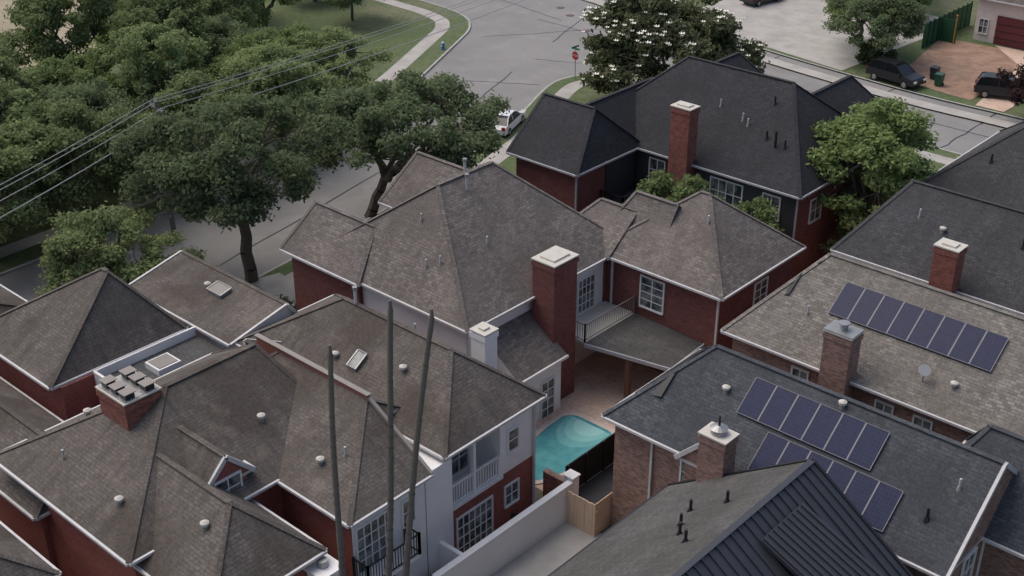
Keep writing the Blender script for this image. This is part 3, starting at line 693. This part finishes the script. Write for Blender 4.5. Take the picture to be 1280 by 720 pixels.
# ------------------------------------------------------------ utility pole + wires
def pole(a,b,h=7.9,d=(.98,-.15)):
    mb=MB();mb.tube((a,b,0),(a,b,h),.17,.12,'pole_wood',12)
    px,py=d
    mb.beam((a-.9*px,b-.9*py,h-.5),(a+.9*px,b+.9*py,h-.5),.1,.12,'pole_wood')
    for k in (-.85,-.3,.85): mb.tube((a+k*px,b+k*py,h-.44),(a+k*px,b+k*py,h-.2),.06,.04,'pipe_white',8)
    mb.tube((a+.28,b-.1,h-1.9),(a+.28,b-.1,h-1.1),.19,.19,'metal_grey',12);mb.tube((a,b,h),(a,b,h+.15),.03,.03,'pipe_white',6)
    mb.build('utility_pole')
P0=(-10.2,-39.0);P1=(-20.6,-9.6);P2=(-27.2,56)
pole(*P0,9.4);pole(*P1,9.4);pole(*P2,9.4)
mb=MB()
def wire(p,q,sag,r=.014,n=18):
    p=Vector(p);q=Vector(q);pr=p
    for i in range(1,n+1):
        t=i/n;c=p.lerp(q,t)-Vector((0,0,sag*4*t*(1-t)));mb.tube(pr,c,r,r,'wire',5,False);pr=c
for off,hh in ((-.85,9.2),(-.3,9.2),(.85,9.2),(0,7.9)):
    for p,q,sg in ((P0,P1,.4),(P1,P2,.8)):
        wire((p[0]+off*.98,p[1]-off*.15,hh),(q[0]+off*.98,q[1]-off*.15,hh),sg,.022 if hh>8 else .03)
mb.build('power_lines')
# ------------------------------------------------------------ street furniture and vehicles
mb=MB();a,b=-21.5,32.0
mb.tube((a,b,.1),(a,b,3.0),.035,.035,'metal_grey',8)
for off,m_,k in ((-.05,'sign_red',1),(-.044,'trim_white',1.07)):
    mb.poly([(a+math.cos(math.radians(22.5+45*i))*.38*k,b+off,2.2+math.sin(math.radians(22.5+45*i))*.38*k) for i in range(8)],m_)
mb.box(a-.45,a+.45,b-.01,b+.01,2.72,2.88,'sign_green');mb.box(a-.01,a+.01,b-.45,b+.45,2.9,3.06,'sign_green')
so=mb.build('stop_sign')
tc=bpy.data.curves.new('stop_text','FONT');tc.body='STOP';tc.size=.28;tc.align_x='CENTER';tc.align_y='CENTER';tc.extrude=.002;tc.materials.append(M['trim_white'])
to=bpy.data.objects.new('lettering',tc);COL.objects.link(to);to.location=(a,b-.056,2.2);to.rotation_euler=(math.pi/2,0,0);to.parent=so
mb=MB();a,b=-35.9,30.4
mb.tube((a,b,.1),(a,b,.16),.2,.2,'hydrant_blue',14);mb.tube((a,b,.16),(a,b,.65),.14,.13,'hydrant_blue',14);mb.tube((a,b,.65),(a,b,.7),.18,.18,'hydrant_blue',14);mb.tube((a,b,.7),(a,b,.86),.14,.05,'trim_white',14)
mb.tube((a-.25,b,.5),(a+.25,b,.5),.06,.06,'hydrant_blue',10);mb.tube((a,b,.45),(a,b-.24,.45),.08,.08,'trim_white',10);mb.build('fire_hydrant')
def car(name,a,b,rot,paint,suv=True):
    Wd=1.9;H=1.75 if suv else 1.45
    e=empty(name);e.location=(a,b,.12 if b>48.6 else 0);e.rotation_euler=(0,0,rot)
    if suv: bp=[(-2.4,.45),(-2.38,.95),(-2.25,1.08),(.95,1.08),(1.4,1.02),(2.2,.92),(2.4,.75),(2.42,.4)];cp=[(-2.3,1.06),(-2.0,1.68),(-1.6,H),(.1,H),(.5,1.66),(1.3,1.03)]
    else: bp=[(-2.4,.4),(-2.4,.8),(-2.2,.95),(.95,.92),(1.5,.86),(2.2,.74),(2.4,.6),(2.42,.35)];cp=[(-1.9,.93),(-1.3,1.36),(-.9,H),(.2,H),(.55,1.36),(1.25,.9)]
    mb=MB();hw=Wd/2
    def loft(prof,w0,w1,zlo,zhi,mat):
        A=[]
        for x,z in prof:
            t=(z-zlo)/(zhi-zlo);w=w0+(w1-w0)*t;A.append((x,w,z))
        n=len(A)
        mb.poly([(x,-w,z) for x,w,z in A],mat);mb.poly([(x,w,z) for x,w,z in A][::-1],mat)
        for i in range(n):
            j=(i+1)%n;mb.poly([(A[i][0],-A[i][1],A[i][2]),(A[i][0],A[i][1],A[i][2]),(A[j][0],A[j][1],A[j][2]),(A[j][0],-A[j][1],A[j][2])],mat)
    loft(bp,hw,hw-.06,.35,1.1,paint)
    loft(cp,hw-.08,hw-.25,1.0,H,'car_glass')
    mb.box(cp[2][0]-.15,cp[3][0]+.1,-(hw-.25),hw-.25,H-.02,H+.03,paint)
    for sx in (-1,1):
        for i,j in ((0,1),(1,2),(3,4),(4,5)):
            def pt(k):
                x,z=cp[k];t=(z-1.0)/(H-1.0);return (x,sx*(hw-.08-.17*t+.005),z)
            mb.beam(pt(i),pt(j),.07,.07,paint)
        xm=-.55;mb.beam((xm,sx*(hw-.075),1.05),(xm,sx*(hw-.235),H),.06,.08,paint)
        mb.box(.85,1.05,sx*hw-.02 if sx>0 else sx*hw-.18,sx*hw+.18 if sx>0 else sx*hw+.02,.98,1.14,paint)
        mb.box(2.3,2.44,sx*.68-.2,sx*.68+.2,.62,.78,'trim_white');mb.box(-2.44,-2.3,sx*.75-.14,sx*.75+.14,.75,1.0,'light_red')
    body=mb.build('body',e)
    bv=body.modifiers.new('b','BEVEL');bv.width=.03;bv.segments=2
    mb=MB()
    for x in (-1.5,1.5):
        for sx in (-1,1):
            mb.tube((x,sx*(hw-.2),.35),(x,sx*(hw+.01),.35),.35,.35,'tyre',20);mb.tube((x,sx*(hw+.01),.35),(x,sx*(hw+.025),.35),.21,.19,'metal_grey',14)
    mb.build('wheels',e)
    return e
car('parked_suv',-.6,49.6,math.radians(-8),'car_black')
car('parked_suv',7.9,52.2,math.radians(20),'car_grey')
car('parked_car',-22.6,63.5,math.radians(80),'car_grey',False)
car('parked_car',-18.2,19.4,math.radians(112),'car_white',False)
def wbin(a,b,mat):
    mb=MB();z=.15
    P=[(-.25,-.3),(.25,-.3),(.25,.3),(-.25,.3)];Q=[(x*1.2,y*1.2) for x,y in P]
    for i in range(4):
        j=(i+1)%4;mb.poly([(a+P[i][0],b+P[i][1],z+.08),(a+P[j][0],b+P[j][1],z+.08),(a+Q[j][0],b+Q[j][1],z+1),(a+Q[i][0],b+Q[i][1],z+1)],mat)
    mb.box(a-.33,a+.33,b-.4,b+.38,z+1,z+1.07,mat);mb.tube((a-.3,b+.3,z+.12),(a+.3,b+.3,z+.12),.12,.12,'tyre',12);mb.beam((a-.28,b+.42,z+.95),(a+.28,b+.42,z+.95),.04,.04,mat)
    mb.build('wheelie_bin')
wbin(2.6,51.2,'bin_green');wbin(1.5,52.6,'bin_dark')
fb=[];y=60
while y<70: fb.append((-3.3,-3.25,y,y+.95,.1,2.4,'fence_green'));fb.append((-3.35,-3.2,y+.95,y+1.0,.1,2.5,'metal_dark'));y+=1
fb+= [(-3.2,-1.6,63.4,63.45,.1,2.3,'fence_green')]
wallobj('green_screen_fence',fb)
mb=MB();mb.tube((-1.7,63.2,.1),(-1.7,63.2,2.8),.06,.06,'orange_paint',8);mb.box(-1.78,-1.62,63.12,63.28,2.8,2.86,'orange_paint');mb.build('orange_post')
# ------------------------------------------------------------ camera, light
cam=bpy.data.cameras.new('camera');co=bpy.data.objects.new('camera',cam);COL.objects.link(co);sc.camera=co
cam.sensor_width=36;cam.lens=45;cam.clip_end=5000
co.location=(45.3,-50.3,36);co.rotation_euler=(math.radians(62),0,math.radians(42))
w=bpy.data.worlds.new('World');sc.world=w;w.use_nodes=True;nt=w.node_tree
sky=nt.nodes.new('ShaderNodeTexSky');sky.sky_type='NISHITA';sky.sun_disc=False
el=math.radians(60)
sd=Vector((-.75,-.1,0)).normalized()
az=math.atan2(sd.x,sd.y);sky.sun_elevation=el;sky.sun_rotation=az;sky.air_density=1.0;sky.dust_density=5;sky.ozone_density=1.0
nt.links.new(sky.outputs[0],nt.nodes['Background'].inputs[0]);nt.nodes['Background'].inputs[1].default_value=.15
sl=bpy.data.lights.new('sun','SUN');sl.energy=1.1;sl.angle=math.radians(60);sl.color=(1,.975,.95)
so=bpy.data.objects.new('sun',sl);COL.objects.link(so)
dirv=Vector((sd.x*math.cos(el),sd.y*math.cos(el),math.sin(el)))
so.rotation_euler=(-dirv).to_track_quat('-Z','Y').to_euler()
sc.view_settings.view_transform='Standard'
